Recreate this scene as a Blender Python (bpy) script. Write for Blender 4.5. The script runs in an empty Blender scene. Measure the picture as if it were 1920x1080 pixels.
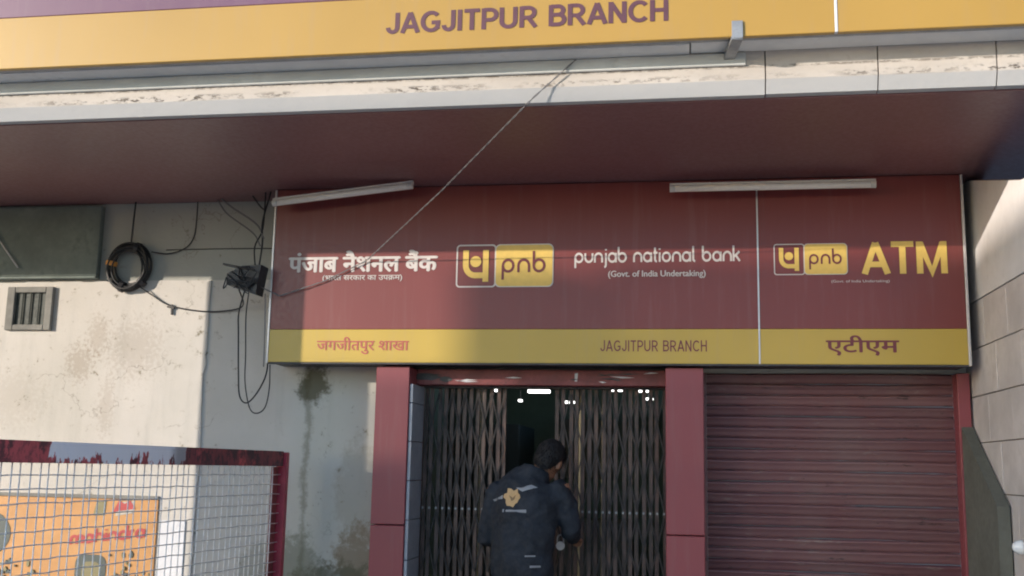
import bpy, bmesh, math, random
from mathutils import Vector, Matrix
from mathutils.bvhtree import BVHTree
random.seed(7)
R = math.radians
SC = bpy.context.scene
COL = SC.collection

# ------------------------------------------------------------------ camera, sky, sun, exposure
cam = bpy.data.cameras.new('camera')
cam.sensor_width = 36.0
cam.lens = 37.5
cam.clip_start = 0.05
cam.clip_end = 3000
CAM = bpy.data.objects.new('camera', cam)
COL.objects.link(CAM)
c0, c1, c2 = (0.987, 0.161, 0.020), (-0.007, 0.167, -0.986), (-0.162, 0.973, 0.166)   # right, down, forward in world axes
CAM.matrix_world = Matrix(((c0[0], -c1[0], -c2[0], 0), (c0[1], -c1[1], -c2[1], 0), (c0[2], -c1[2], -c2[2], 1.55), (0, 0, 0, 1)))
SC.camera = CAM

SUN_AZ, SUN_EL = R(50), R(11.0)          # degrees left of the street side of the front, and above the horizon
to_sun = Vector((-math.sin(SUN_AZ) * math.cos(SUN_EL), -math.cos(SUN_AZ) * math.cos(SUN_EL), math.sin(SUN_EL)))
world = bpy.data.worlds.new('World')
SC.world = world
world.use_nodes = True
wn = world.node_tree.nodes
sky = wn.new('ShaderNodeTexSky')
sky.sky_type = 'NISHITA'
sky.sun_disc = False
sky.sun_elevation = SUN_EL
sky.sun_rotation = math.atan2(to_sun.x, to_sun.y)
sky.air_density = 1.0
sky.dust_density = 0.9
sky.ozone_density = 3.1
world.node_tree.links.new(sky.outputs[0], wn['Background'].inputs[0])
wn['Background'].inputs[1].default_value = 0.15
sl = bpy.data.lights.new('sun', 'SUN')
sl.energy = 2.0
sl.angle = R(0.5)
sl.color = (1.0, 0.87, 0.74)
SUN = bpy.data.objects.new('sun', sl)
COL.objects.link(SUN)
SUN.rotation_euler = to_sun.to_track_quat('Z', 'Y').to_euler()
SC.view_settings.view_transform = 'Standard'
SC.view_settings.look = 'None'
SC.view_settings.exposure = 1.27
SC.view_settings.gamma = 1.0
SC.cycles.max_bounces = 6
SC.cycles.filter_width = 2.0

# ------------------------------------------------------------------ materials
class Nodes:
    def __init__(s, name):
        s.m = bpy.data.materials.new(name)
        s.m.use_nodes = True
        s.t = s.m.node_tree
        s.b = s.t.nodes['Principled BSDF']
        s.pos = s.t.nodes.new('ShaderNodeNewGeometry').outputs['Position']
    def link(s, a, b): s.t.links.new(a, b)
    def _set(s, sock, v):
        if isinstance(v, bpy.types.NodeSocket): s.link(v, sock)
        else: sock.default_value = v
    def noise(s, scale, detail=4, rough=.6, stretch=None):
        n = s.t.nodes.new('ShaderNodeTexNoise')
        n.inputs['Scale'].default_value = scale
        n.inputs['Detail'].default_value = detail
        n.inputs['Roughness'].default_value = rough
        src = s.pos
        if stretch:
            mp = s.t.nodes.new('ShaderNodeVectorMath'); mp.operation = 'MULTIPLY'
            s.link(src, mp.inputs[0]); mp.inputs[1].default_value = stretch
            src = mp.outputs[0]
        s.link(src, n.inputs['Vector'])
        return n.outputs['Fac']
    def math(s, op, a, b=0.0, clamp=False):
        n = s.t.nodes.new('ShaderNodeMath'); n.operation = op; n.use_clamp = clamp
        s._set(n.inputs[0], a); s._set(n.inputs[1], b)
        return n.outputs[0]
    def ramp(s, v, lo, hi, a=0., b=1.):
        n = s.t.nodes.new('ShaderNodeMapRange'); n.interpolation_type = 'SMOOTHSTEP'
        s._set(n.inputs['Value'], v)
        n.inputs['From Min'].default_value = lo; n.inputs['From Max'].default_value = hi
        n.inputs['To Min'].default_value = a; n.inputs['To Max'].default_value = b
        return n.outputs['Result']
    def xyz(s):
        n = s.t.nodes.new('ShaderNodeSeparateXYZ'); s.link(s.pos, n.inputs[0]); return n.outputs
    def mix(s, f, a, b):
        n = s.t.nodes.new('ShaderNodeMix'); n.data_type = 'RGBA'
        s._set(n.inputs[0], f)
        for k, v in ((6, a), (7, b)):
            s._set(n.inputs[k], v if isinstance(v, bpy.types.NodeSocket) else (*v, 1))
        return n.outputs[2]
    def bump(s, h, strength=.3, dist=.01):
        n = s.t.nodes.new('ShaderNodeBump')
        n.inputs['Strength'].default_value = strength; n.inputs['Distance'].default_value = dist
        s.link(h, n.inputs['Height']); s.link(n.outputs[0], s.b.inputs['Normal'])
    def blob(s, x, z, rx, rz):
        """soft patch round a spot on the wall, 1 at its middle"""
        o = s.xyz()
        dx = s.math('DIVIDE', s.math('SUBTRACT', o[0], x), rx)
        dz = s.math('DIVIDE', s.math('SUBTRACT', o[2], z), rz)
        d = s.math('SQRT', s.math('ADD', s.math('MULTIPLY', dx, dx), s.math('MULTIPLY', dz, dz)))
        return s.math('SUBTRACT', 1.0, d, True)
    def out(s, col, rough=.6, metal=0., spec=.5):
        s._set(s.b.inputs['Base Color'], col if isinstance(col, bpy.types.NodeSocket) else (*col, 1))
        s._set(s.b.inputs['Roughness'], rough)
        s.b.inputs['Metallic'].default_value = metal
        s.b.inputs['Specular IOR Level'].default_value = spec
        return s.m

def worn(name, col, rough=.6, var=.25, scale=6., dirt=(.12, .1, .08), dirt_amt=.25, bump=.15, metal=0., spec=.5, stretch=None):
    n = Nodes(name)
    a = n.noise(scale, 5, .65, stretch)
    b = n.noise(scale * 7, 3, .6)
    c = n.mix(n.ramp(a, .3, .7), tuple(v * (1 - var) for v in col), tuple(min(1, v * (1 + var * .6)) for v in col))
    c = n.mix(n.math('MULTIPLY', n.ramp(n.math('ADD', n.math('MULTIPLY', a, .6), n.math('MULTIPLY', b, .4)), .52, .72), dirt_amt), c, dirt)
    n.bump(b, bump, .004)
    r = n.ramp(b, .3, .7, max(.02, rough - .08), min(1, rough + .1))
    return n.out(c, r, metal, spec)

def flat(name, col, rough=.5, metal=0., spec=.5):
    n = Nodes(name)
    a = n.noise(30, 2)
    return n.out(n.mix(a, tuple(v * .88 for v in col), tuple(min(1, v * 1.1) for v in col)), rough, metal, spec)

def glow(name, col, strength):
    n = Nodes(name)
    n.b.inputs['Emission Color'].default_value = (*col, 1)
    n.b.inputs['Emission Strength'].default_value = strength
    return n.out(col, .5)

def wall_plaster():
    n = Nodes('limewashed plaster')
    big = n.noise(.9, 5, .6); fine = n.noise(14, 6, .7); speck = n.noise(38, 3, .6); streak = n.noise(1.0, 5, .65, (9, 9, .9))
    c = n.mix(n.ramp(big, .3, .7), (.50, .485, .445), (.60, .575, .54))
    c = n.mix(n.math('MULTIPLY', n.ramp(streak, .5, .75), .28), c, (.36, .36, .33))
    c = n.mix(n.math('MULTIPLY', n.ramp(fine, .56, .72), .30), c, (.36, .32, .27))
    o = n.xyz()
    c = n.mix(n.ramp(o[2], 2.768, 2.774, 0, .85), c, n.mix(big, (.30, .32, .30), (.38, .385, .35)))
    vo = n.t.nodes.new('ShaderNodeTexVoronoi'); vo.feature = 'DISTANCE_TO_EDGE'; vo.inputs['Scale'].default_value = .9
    wv = n.t.nodes.new('ShaderNodeVectorMath'); wv.operation = 'ADD'
    nz = n.t.nodes.new('ShaderNodeTexNoise'); nz.inputs['Scale'].default_value = 3.0; nz.inputs['Detail'].default_value = 6; n.link(n.pos, nz.inputs['Vector'])
    n.link(n.pos, wv.inputs[0]); n.link(nz.outputs['Color'], wv.inputs[1]); n.link(wv.outputs[0], vo.inputs['Vector'])
    crack = n.math('MULTIPLY', n.ramp(vo.outputs['Distance'], .0015, .006, 1, 0), n.ramp(n.noise(1.7, 3), .5, .6))
    c = n.mix(n.math('MULTIPLY', crack, .45), c, (.2, .17, .14))
    # greenish damp right of the mould line
    damp = n.math('MULTIPLY', n.ramp(o[0], -2.75, -2.35), .35)
    c = n.mix(damp, c, (.42, .46, .38))
    # rusty speckle clusters on the bare left part
    for (x, z, rx, rz, k) in ((-4.12, 2.2, .20, .26, .34), (-4.0, 2.38, .16, .30, .26), (-3.72, 2.3, .4, .4, .2), (-4.6, 1.95, .5, .4, .12), (-3.9, 1.9, .12, .4, .2)):
        m = n.math('MULTIPLY', n.ramp(n.math('ADD', n.blob(x, z, rx, rz), n.math('MULTIPLY', speck, 1.9)), 1.30, 1.75), k)
        c = n.mix(m, c, (.24, .17, .11))
    # black green mould running down the wall
    wob = n.noise(3.2, 5, .7, (1, 1, 1.6))
    line = n.math('ABSOLUTE', n.math('ADD', n.math('SUBTRACT', o[0], -2.47), n.math('MULTIPLY', n.math('SUBTRACT', wob, .5), .10)))
    m = n.math('MULTIPLY', n.ramp(n.math('ADD', line, n.math('MULTIPLY', fine, .10)),   .045, .085, 1, 0), n.ramp(o[2], 2.14, 2.19, 1, 0))
    c = n.mix(n.math('MULTIPLY', m, .5), c, (.10, .095, .05))
    for (x, z, rx, rz, k, col) in ((-2.44, 2.06, .17, .22, .85, (.08, .075, .04)), (-2.5, .86, .28, .34, .6, (.13, .14, .09)), (-2.08, .92, .27, .36, .75, (.22, .16, .09)), (-2.2, .78, .5, .22, .7, (.10, .10, .06)), (-2.1, 1.35, .25, .5, .3, (.25, .2, .13)), (-2.75, .85, .2, .3, .4, (.12, .14, .1))):
        b = n.math('MULTIPLY', n.ramp(n.math('ADD', n.blob(x, z, rx, rz), n.math('MULTIPLY', fine, 1.5)), .92, 1.32), k)
        c = n.mix(b, c, col)
    n.bump(n.math('ADD', n.math('MULTIPLY', fine, .6), n.math('MULTIPLY', big, 1.5)), .45, .012)
    return n.out(c, .88, 0, .25)

def rail_paint():
    n = Nodes('peeling rail paint')
    o = n.xyz()
    a = n.noise(9, 5, .7); b = n.noise(26, 4, .75, (1, 1, .45)); d = n.noise(5, 3, .6)
    c = n.mix(n.ramp(b, .46, .56), (.52, .10, .11), (.34, .08, .085))
    blk = n.ramp(n.math('ADD', n.math('MULTIPLY', a, .7), n.math('MULTIPLY', b, .5)), .58, .66)
    c = n.mix(n.math('MULTIPLY', blk, .7), c, (.025, .028, .035))
    span = n.math('MULTIPLY', n.ramp(o[1], 4.20, 4.32), n.ramp(o[1], 5.28, 5.36, 1, 0))
    wht = n.ramp(n.math('ADD', n.math('MULTIPLY', n.noise(15, 4, .7, (1, 1, .35)), 1.0), n.math('MULTIPLY', n.math('SUBTRACT', o[2], 1.575), 3.0)), .37, .41)
    wht = n.math('MULTIPLY', wht, n.ramp(n.math('ADD', n.math('MULTIPLY', n.noise(11, 5, .75, (1, 1, .5)), .9), span), .92, .98))
    span = 1.0
    c = n.mix(n.math('MULTIPLY', span, wht), c, (.85, .85, .88))
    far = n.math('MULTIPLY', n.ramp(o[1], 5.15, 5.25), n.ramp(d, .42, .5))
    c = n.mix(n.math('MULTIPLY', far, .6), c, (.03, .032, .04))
    n.bump(b, .5, .004)
    return n.out(c, .62)

def red_panel(name, base, gloss=.35):
    n = Nodes(name)
    a = n.noise(1.3, 3, .5); s = n.noise(3, 4, .6, (6, 6, .5)); d = n.noise(40, 3, .6)
    c = n.mix(a, tuple(v * .86 for v in base), tuple(v * 1.12 for v in base))
    c = n.mix(n.math('MULTIPLY', n.ramp(s, .5, .75), .09), c, (.30, .24, .22))
    n.bump(a, .08, .02)
    return n.out(c, n.ramp(d, .3, .7, gloss - .05, gloss + .08), 0, .5)

M = {}
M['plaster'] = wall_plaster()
M['tile'] = worn('beige stone tile', (.62, .58, .565), .6, .18, 2.2, (.32, .28, .25), .45, .3)
M['side_plaster'] = worn('pale side plaster', (.72, .71, .72), .8, .12, 1.5, (.4, .38, .36), .3, .2)
M['grout'] = worn('dark grout', (.22, .2, .19), .9, .2, 8)
M['parapet'] = worn('grey green cement', (.13, .135, .115), .8, .2, 4, (.08, .08, .07), .4, .3)
M['concrete'] = worn('painted concrete', (.55, .52, .49), .85, .10, 2.5, (.25, .22, .19), .35, .25, stretch=(1, 1, 3))
def slab_paint():
    n = Nodes('chipped slab edge paint')
    o = n.xyz(); big = n.noise(1.1, 5, .65, (1, 1, 4)); fine = n.noise(22, 5, .7); chip = n.noise(30, 4, .75, (.6, 1, 1.5)); where = n.noise(.9, 3, .6, (1, 0, 0))
    c = n.mix(n.ramp(big, .3, .7), (.47, .435, .40), (.58, .54, .50))
    c = n.mix(n.math('MULTIPLY', n.ramp(fine, .55, .7), .25), c, (.33, .29, .25))
    c = n.mix(n.ramp(o[2], 3.388, 3.396, .75, 0), c, (.44, .46, .48))  # bluish shade of the down-facing chamfer put into its colour
    near = n.ramp(n.math('ABSOLUTE', n.math('SUBTRACT', o[2], 3.408)), .004, .022, 1, 0)
    m = n.math('MULTIPLY', n.math('MULTIPLY', near, n.ramp(where, .42, .58)), n.ramp(chip, .50, .56))
    c = n.mix(n.math('MULTIPLY', m, .9), c, (.09, .075, .06))
    top = n.ramp(n.math('ABSOLUTE', n.math('SUBTRACT', o[2], 3.458)), .003, .010, 1, 0)
    c = n.mix(n.math('MULTIPLY', top, n.ramp(chip, .42, .6, 0, .7)), c, (.14, .12, .10))
    n.bump(n.math('ADD', fine, n.math('MULTIPLY', m, -2)), .5, .006)
    return n.out(c, .85, 0, .3)
M['slab'] = slab_paint()
M['shelf_paint'] = worn('pale shelf paint', (.74, .75, .74), .8, .08, 3, (.35, .34, .31), .3, .2)
M['concrete_grey'] = worn('grey painted concrete', (.56, .58, .57), .85, .12, 2.5, (.22, .22, .2), .35, .25, stretch=(1, 1, 3))
M['soffit'] = red_panel('maroon soffit sheet', (.235, .118, .124), .42)
M['joint'] = flat('dark joint', (.10, .05, .05), .8)
M['sign_red'] = red_panel('maroon sign vinyl', (.185, .038, .036), .34)
M['sign_yellow'] = red_panel('yellow sign vinyl', (.49, .345, .062), .34)
M['top_purple'] = red_panel('purple sign vinyl', (.15, .065, .115), .4)
M['top_yellow'] = red_panel('amber sign vinyl', (.43, .26, .055), .4)
M['letter_white'] = flat('white lettering vinyl', (.62, .58, .57), .45)
M['letter_yellow'] = flat('yellow lettering vinyl', (.74, .52, .13), .45)
M['letter_maroon'] = flat('maroon lettering vinyl', (.17, .035, .045), .45)
M['letter_mauve'] = flat('faded mauve lettering vinyl', (.115, .045, .06), .45)
M['letter_red'] = flat('red lettering vinyl', (.42, .10, .07), .45)
M['alu'] = flat('aluminium trim', (.62, .6, .6), .38, .6)
M['galv'] = worn('galvanised steel', (.33, .34, .35), .5, .2, 12, metal=.5)
M['dark_steel'] = worn('dark steel', (.06, .06, .065), .55, .3, 10)
M['pillar'] = red_panel('red pillar cladding', (.255, .058, .070), .38)
M['lintel'] = worn('scuffed red lintel paint', (.22, .055, .055), .5, .3, 7, (.05, .04, .045), .7, .2)
M['jamb'] = worn('blue grey jamb tile', (.33, .36, .41), .4, .12, 5, bump=.05)
M['picket'] = worn('brown gate paint', (.085, .052, .044), .5, .65, 9, (.20, .10, .07), .4, .3, stretch=(4, 4, .6))
M['lattice'] = worn('dark lattice paint', (.035, .028, .027), .6, .4, 9)
M['picket_pale'] = worn('cream door post paint', (.36, .31, .2), .5, .25, 6)
def shutter_paint():
    n = Nodes('dusty maroon shutter')
    info = n.t.nodes.new('ShaderNodeObjectInfo').outputs['Random']
    a = n.noise(1.6, 5, .65, (1, 1, .6)); d = n.noise(24, 5, .7, (.25, 1, 1)); e = n.noise(9, 4, .7, (.5, 1, 3))
    c = n.mix(info, (.150, .066, .074), (.215, .105, .110))
    c = n.mix(n.math('MULTIPLY', n.ramp(a, .4, .7), .45), c, (.22, .16, .155))
    c = n.mix(n.math('MULTIPLY', n.ramp(d, .58, .72), .5), c, (.30, .24, .22))
    c = n.mix(n.math('MULTIPLY', n.ramp(e, .64, .68), .8), c, (.05, .035, .035))
    n.bump(n.math('ADD', d, n.math('MULTIPLY', a, 3)), .3, .006)
    return n.out(c, n.ramp(e, .3, .7, .28, .55), .15, .5)
M['shutter'] = shutter_paint()
M['tube'] = flat('tube diffuser', (.78, .77, .75), .4)
M['cap'] = flat('tube cap', (.58, .58, .57), .5)
M['black'] = worn('black plastic', (.018, .019, .024), .45, .3, 20)
M['wire_black'] = flat('black wire', (.022, .024, .028), .5)
M['wire_grey'] = flat('grey wire', (.17, .17, .18), .5)
M['wire_white'] = flat('white wire', (.5, .5, .5), .5)
M['orange'] = flat('orange tape', (.65, .28, .05), .5)
M['rail'] = rail_paint()
M['post_red'] = worn('red post paint', (.36, .035, .065), .45, .25, 8, (.06, .04, .05), .4)
M['mesh_wire'] = worn('mesh wire', (.80, .80, .78), .5, .25, 25, (.2, .16, .12), .4, metal=.3)
M['poster'] = worn('orange poster print', (.52, .265, .09), .5, .16, 2.2, (.42, .30, .15), .6, .15)
M['poster_dark'] = flat('dark print', (.06, .085, .085), .5)
M['poster_pale'] = flat('pale print', (.5, .46, .4), .5)
M['poster_red'] = flat('red print', (.42, .045, .05), .5)
M['poster_olive'] = flat('olive print', (.22, .2, .1), .5)
M['white_sheet'] = worn('white painted strip', (.66, .68, .72), .7, .08, 3)
M['vent_frame'] = worn('cement ventilator frame', (.22, .22, .205), .85, .2, 9)
M['vent_dark'] = worn('dark green louvre', (.035, .048, .043), .6, .25, 9)
M['dark_box'] = worn('dark green grey paint', (.15, .185, .170), .75, .22, 3, (.06, .07, .06), .5, .3)
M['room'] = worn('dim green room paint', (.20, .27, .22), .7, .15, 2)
M['cupboard'] = flat('dark blue cupboard', (.05, .07, .085), .5)
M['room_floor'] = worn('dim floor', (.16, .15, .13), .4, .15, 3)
M['lamp'] = glow('lit lamp', (1, 1, .97), 1.6)
M['ground'] = worn('dusty asphalt', (.19, .185, .175), .9, .25, .8, (.27, .25, .22), .5, .4)
M['paving'] = worn('dusty paving', (.40, .39, .37), .85, .2, 1.5, (.2, .17, .13), .4, .3)
M['bounce_ground'] = worn('pale concrete yard', (.52, .49, .46), .85, .12, 1.5, (.35, .32, .28), .3, .3)
M['opp'] = worn('weathered house paint', (.42, .38, .32), .85, .15, .6)
M['opp_b'] = worn('faded green house paint', (.32, .36, .32), .85, .15, .6)
M['glass'] = flat('dark window', (.03, .035, .04), .1)
M['skin'] = flat('skin', (.28, .14, .085), .5)
M['hair'] = flat('black hair', (.010, .010, .012), .75)
M['jacket'] = worn('navy jacket cloth', (.011, .017, .027), .8, .35, 7, (.03, .035, .05), .4, .5)
M['jeans'] = worn('dark blue jeans', (.022, .032, .06), .85, .35, 14, (.05, .06, .09), .35, .4)
M['shoe'] = flat('black shoe', (.02, .02, .02), .4)
M['print_gold'] = flat('gold print', (.52, .34, .16), .6)
M['print_dark'] = flat('brown print', (.22, .14, .07), .6)
M['print_grey'] = flat('grey print', (.26, .28, .31), .6)
M['chrome'] = flat('bright steel', (.75, .77, .8), .35, .3)
M['white_gloss'] = flat('white gloss', (.82, .86, .88), .2)

# ------------------------------------------------------------------ helpers
def tag(o, label=None, cat=None, group=None, kind=None):
    if label: o['label'] = label
    if cat: o['category'] = cat
    if group: o['group'] = group
    if kind: o['kind'] = kind
    return o

def base_of(parent):
    v = Vector((0, 0, 0))
    while parent is not None:
        v += parent.location; parent = parent.parent
    return v

def empty(name, loc, label, cat, group=None):
    o = bpy.data.objects.new(name, None)
    o.empty_display_size = .1
    COL.objects.link(o)
    o.location = loc
    return tag(o, label, cat, group)

def link_mesh(name, me, parent=None, loc=None):
    o = bpy.data.objects.new(name, me)
    COL.objects.link(o)
    if parent: o.parent = parent
    if loc is not None: o.location = Vector(loc) - base_of(parent)
    return o

class MB:
    """collects shapes in world coordinates; build() makes one mesh object of them"""
    def __init__(s): s.v, s.f = [], []
    def quad_mesh(s, vs, fs):
        k = len(s.v); s.v += [tuple(p) for p in vs]; s.f += [tuple(i + k for i in f) for f in fs]; return s
    def box(s, x0, x1, y0, y1, z0, z1, b=0.):
        if b <= 0:
            vs = [(x, y, z) for z in (z0, z1) for y in (y0, y1) for x in (x0, x1)]
            return s.quad_mesh(vs, [(0, 2, 3, 1), (4, 5, 7, 6), (0, 1, 5, 4), (2, 6, 7, 3), (0, 4, 6, 2), (1, 3, 7, 5)])
        bm = bmesh.new()
        bmesh.ops.create_cube(bm, size=1, matrix=Matrix.Translation(((x0 + x1) / 2, (y0 + y1) / 2, (z0 + z1) / 2)) @ Matrix.Diagonal((x1 - x0, y1 - y0, z1 - z0, 1)))
        bmesh.ops.bevel(bm, geom=bm.edges[:], offset=b, segments=1, affect='EDGES')
        bm.verts.index_update()
        s.quad_mesh([v.co[:] for v in bm.verts], [[v.index for v in f.verts] for f in bm.faces]); bm.free()
        return s
    def obox(s, p, q, w, h):
        """bar of width w, height h between two points"""
        p, q = Vector(p), Vector(q); d = (q - p).normalized()
        a = d.cross(Vector((0, 0, 1)))
        if a.length < .01: a = d.cross(Vector((0, 1, 0)))
        a.normalize(); b = a.cross(d).normalized()
        vs = []
        for e in (p, q):
            for sa, sb in ((-1, -1), (1, -1), (1, 1), (-1, 1)): vs.append(e + a * sa * w / 2 + b * sb * h / 2)
        return s.quad_mesh(vs, [(3, 2, 1, 0), (4, 5, 6, 7), (0, 1, 5, 4), (1, 2, 6, 5), (2, 3, 7, 6), (3, 0, 4, 7)])
    def tube(s, pts, r, n=6, closed=False):
        pts = [Vector(p) for p in pts]; rings = []; up = None
        for i, p in enumerate(pts):
            a = pts[i - 1] if (i or closed) else p; b = pts[(i + 1) % len(pts)] if (i < len(pts) - 1 or closed) else p
            d = (b - a).normalized()
            if up is None: up = d.orthogonal().normalized()
            up = (up - d * up.dot(d)).normalized(); sd = d.cross(up)
            rr = r[i] if isinstance(r, (list, tuple)) else r
            rings.append([p + (up * math.cos(t) + sd * math.sin(t)) * rr for t in [2 * math.pi * k / n for k in range(n)]])
        vs = [v for g in rings for v in g]; fs = []
        m = len(rings)
        for i in range(m if closed else m - 1):
            j = (i + 1) % m
            for k in range(n): fs.append((i * n + k, i * n + (k + 1) % n, j * n + (k + 1) % n, j * n + k))
        if not closed: fs += [tuple(range(n))[::-1], tuple((m - 1) * n + k for k in range(n))]
        return s.quad_mesh(vs, fs)
    def prism_x(s, poly, x0, x1):
        """outline in (y, z) extruded along x"""
        n = len(poly)
        vs = [(x0, y, z) for y, z in poly] + [(x1, y, z) for y, z in poly]
        return s.quad_mesh(vs, [tuple(range(n)), tuple(range(2 * n - 1, n - 1, -1))] + [(i, i + n, (i + 1) % n + n, (i + 1) % n) for i in range(n)])
    def prism_y(s, poly, y0, y1):
        n = len(poly)
        vs = [(x, y0, z) for x, z in poly] + [(x, y1, z) for x, z in poly]
        return s.quad_mesh(vs, [tuple(range(n)), tuple(range(2 * n - 1, n - 1, -1))] + [(i, i + n, (i + 1) % n + n, (i + 1) % n) for i in range(n)])
    def build(s, name, mat, parent=None, smooth=False):
        off = base_of(parent)
        me = bpy.data.meshes.new(name)
        me.from_pydata([(Vector(v) - off)[:] for v in s.v], [], s.f)
        bm = bmesh.new(); bm.from_mesh(me); bmesh.ops.recalc_face_normals(bm, faces=bm.faces); bm.to_mesh(me); bm.free()
        me.materials.append(M[mat])
        if smooth: me.polygons.foreach_set('use_smooth', [True] * len(me.polygons))
        return link_mesh(name, me, parent)

def part(name, mat, parent, x0, x1, y0, y1, z0, z1, b=0.):
    return MB().box(x0, x1, y0, y1, z0, z1, b).build(name, mat, parent)

def crom(pts, n=6):
    pts = [Vector(p) for p in pts]; P = [2 * pts[0] - pts[1]] + pts + [2 * pts[-1] - pts[-2]]; out = []
    for i in range(1, len(P) - 2):
        for k in range(n):
            t = k / n; a, b, c, d = P[i - 1], P[i], P[i + 1], P[i + 2]
            out.append(.5 * ((2 * b) + (c - a) * t + (2 * a - 5 * b + 4 * c - d) * t * t + (3 * b - a - 3 * c + d) * t ** 3))
    return out + [pts[-1]]

# ---- writing: font glyphs and drawn strokes, both on a plane y = const
def font_text(name, body, mat, parent, x0, x1, zb, zt, y, bold=0., shear=0., ref=None):
    """letters stretched so that they run x0..x1 and zb..zt (zb, zt for the whole glyph box or ref's)"""
    def raw(b):
        cu = bpy.data.curves.new('t', 'FONT'); cu.body = b; cu.resolution_u = 4
        o = bpy.data.objects.new('t', cu); COL.objects.link(o)
        bpy.context.view_layer.update()
        me = bpy.data.meshes.new_from_object(o.evaluated_get(bpy.context.evaluated_depsgraph_get()))
        bpy.data.objects.remove(o); bpy.data.curves.remove(cu)
        return me
    me = raw(body)
    vs = [v.co.copy() for v in me.vertices]; fs = [tuple(p.vertices) for p in me.polygons]
    xs = [v.x for v in vs]
    rm = raw(ref) if ref else me
    zs = [v.co.y for v in rm.vertices]
    sx = (x1 - x0) / (max(xs) - min(xs)); sz = (zt - zb) / (max(zs) - min(zs)); mz = min(zs); mx = min(xs)
    mb = MB()
    shifts = [(0, 0)] if not bold else [(-bold, 0), (bold, 0), (0, bold * .6), (0, -bold * .6), (0, 0)]
    for k, (dx, dz) in enumerate(shifts):
        mb.quad_mesh([(x0 + (v.x - mx) * sx + dx + shear * (v.y - mz) * sz, y - .0003 * k, zb + (v.y - mz) * sz + dz) for v in vs], [f[::-1] for f in fs])
    return mb.build(name, mat, parent)

def arc(cx, cy, rx, ry, a0, a1, n=10):
    return [(cx + rx * math.cos(R(a0 + (a1 - a0) * i / n)), cy + ry * math.sin(R(a0 + (a1 - a0) * i / n))) for i in range(n + 1)]
h = .075
def bowl(x, xr, zb, zt):
    ry = (zt - zb) / 2; return [(x, zt), (xr - ry, zt)] + arc(xr - ry, (zb + zt) / 2, ry, ry, 90, -90)[1:-1] + [(xr - ry, zb), (x, zb)]
CAPS = {
 'J': (.54, [[(.45, 1), (.45, .30)] + arc(.26, .3, .19, .3 - h, 0, -180)[1:]]),
 'A': (.74, [[(.05, 0), (.37, 1 - .02)], [(.37, 1 - .02), (.69, 0)], [(.17, .30), (.57, .30)]]),
 'G': (.80, [arc(.42, .5, .34, .5 - h, 42, 318, 18), [(.68, .14), (.70, .45), (.44, .45)]]),
 'I': (.22, [[(.11, 0), (.11, 1)]]),
 'T': (.62, [[(0, 1 - h), (.62, 1 - h)], [(.31, 1 - h), (.31, 0)]]),
 'P': (.66, [[(.1, 0), (.1, 1)], bowl(.1, .60, .44, 1 - h)]),
 'U': (.72, [[(.09, 1), (.09, .33)] + arc(.36, .33, .27, .33 - h, 180, 360)[1:] + [(.63, 1)]]),
 'R': (.72, [[(.1, 0), (.1, 1)], bowl(.1, .60, .46, 1 - h), [(.36, .46), (.66, 0)]]),
 'B': (.68, [[(.1, 0), (.1, 1)], bowl(.1, .58, .53, 1 - h), bowl(.1, .62, h, .53)]),
 'N': (.70, [[(.09, 0), (.09, 1)], [(.09, .97), (.61, .03)], [(.61, 0), (.61, 1)]]),
 'C': (.76, [arc(.42, .5, .34, .5 - h, 42, 318, 18)]),
 'H': (.70, [[(.09, 0), (.09, 1)], [(.61, 0), (.61, 1)], [(.09, .52), (.61, .52)]]),
 'M': (.86, [[(.1, 0), (.1, 1)], [(.12, .96), (.43, .05), (.74, .96)], [(.76, 0), (.76, 1)]]),
 ' ': (.30, []),
}
LOW = {
 'p': (.68, [arc(.31, .31, .27, .27, 0, 360, 18), [(.04, .31), (.04, -.34)]]),
 'n': (.66, [[(.04, 0), (.04, .31)] + arc(.31, .31, .27, .27, 180, 0)[1:] + [(.58, 0)]]),
 'b': (.68, [arc(.31, .31, .27, .27, 0, 360, 18), [(.04, .31), (.04, .98)]]),
 'u': (.66, [[(.04, .6), (.04, .31)] + arc(.31, .31, .27, .27, 180, 360)[1:] + [(.58, .6)]]),
 'j': (.24, [[(.14, .6), (.14, -.15)] + arc(.0, -.15, .14, .15, 0, -80)[1:], [(.14, .76), (.14, .86)]]),
 'a': (.68, [arc(.31, .31, .27, .27, 0, 360, 18), [(.58, .6), (.58, 0)]]),
 't': (.34, [[(.12, .92), (.12, .16)] + arc(.26, .16, .14, .13, 180, 270)[1:], [(0, .58), (.30, .58)]]),
 'i': (.18, [[(.06, 0), (.06, .6)], [(.06, .76), (.06, .86)]]),
 'o': (.68, [arc(.31, .31, .27, .27, 0, 360, 18)]),
 'l': (.26, [[(.06, .98), (.06, .16)] + arc(.2, .16, .14, .13, 180, 270)[1:]]),
 'k': (.54, [[(.04, 0), (.04, .98)], [(.46, .6), (.08, .28)], [(.2, .36), (.48, 0)]]),
 'm': (.98, [[(.04, 0), (.04, .36)] + arc(.26, .36, .22, .22, 180, 0)[1:] + [(.48, 0)], [(.48, .36)] + arc(.70, .36, .22, .22, 180, 0)[1:] + [(.92, 0)]]),
 'h': (.66, [[(.04, 0), (.04, .98)], [(.04, .31)] + arc(.31, .31, .27, .27, 180, 0)[1:] + [(.58, 0)]]),
 'd': (.68, [arc(.31, .31, .27, .27, 0, 360, 18), [(.58, 0), (.58, .98)]]),
 'r': (.40, [[(.04, 0), (.04, .6)], [(.04, .31)] + arc(.28, .31, .24, .27, 180, 80)[1:]]),
 ' ': (.34, []),
}
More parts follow.
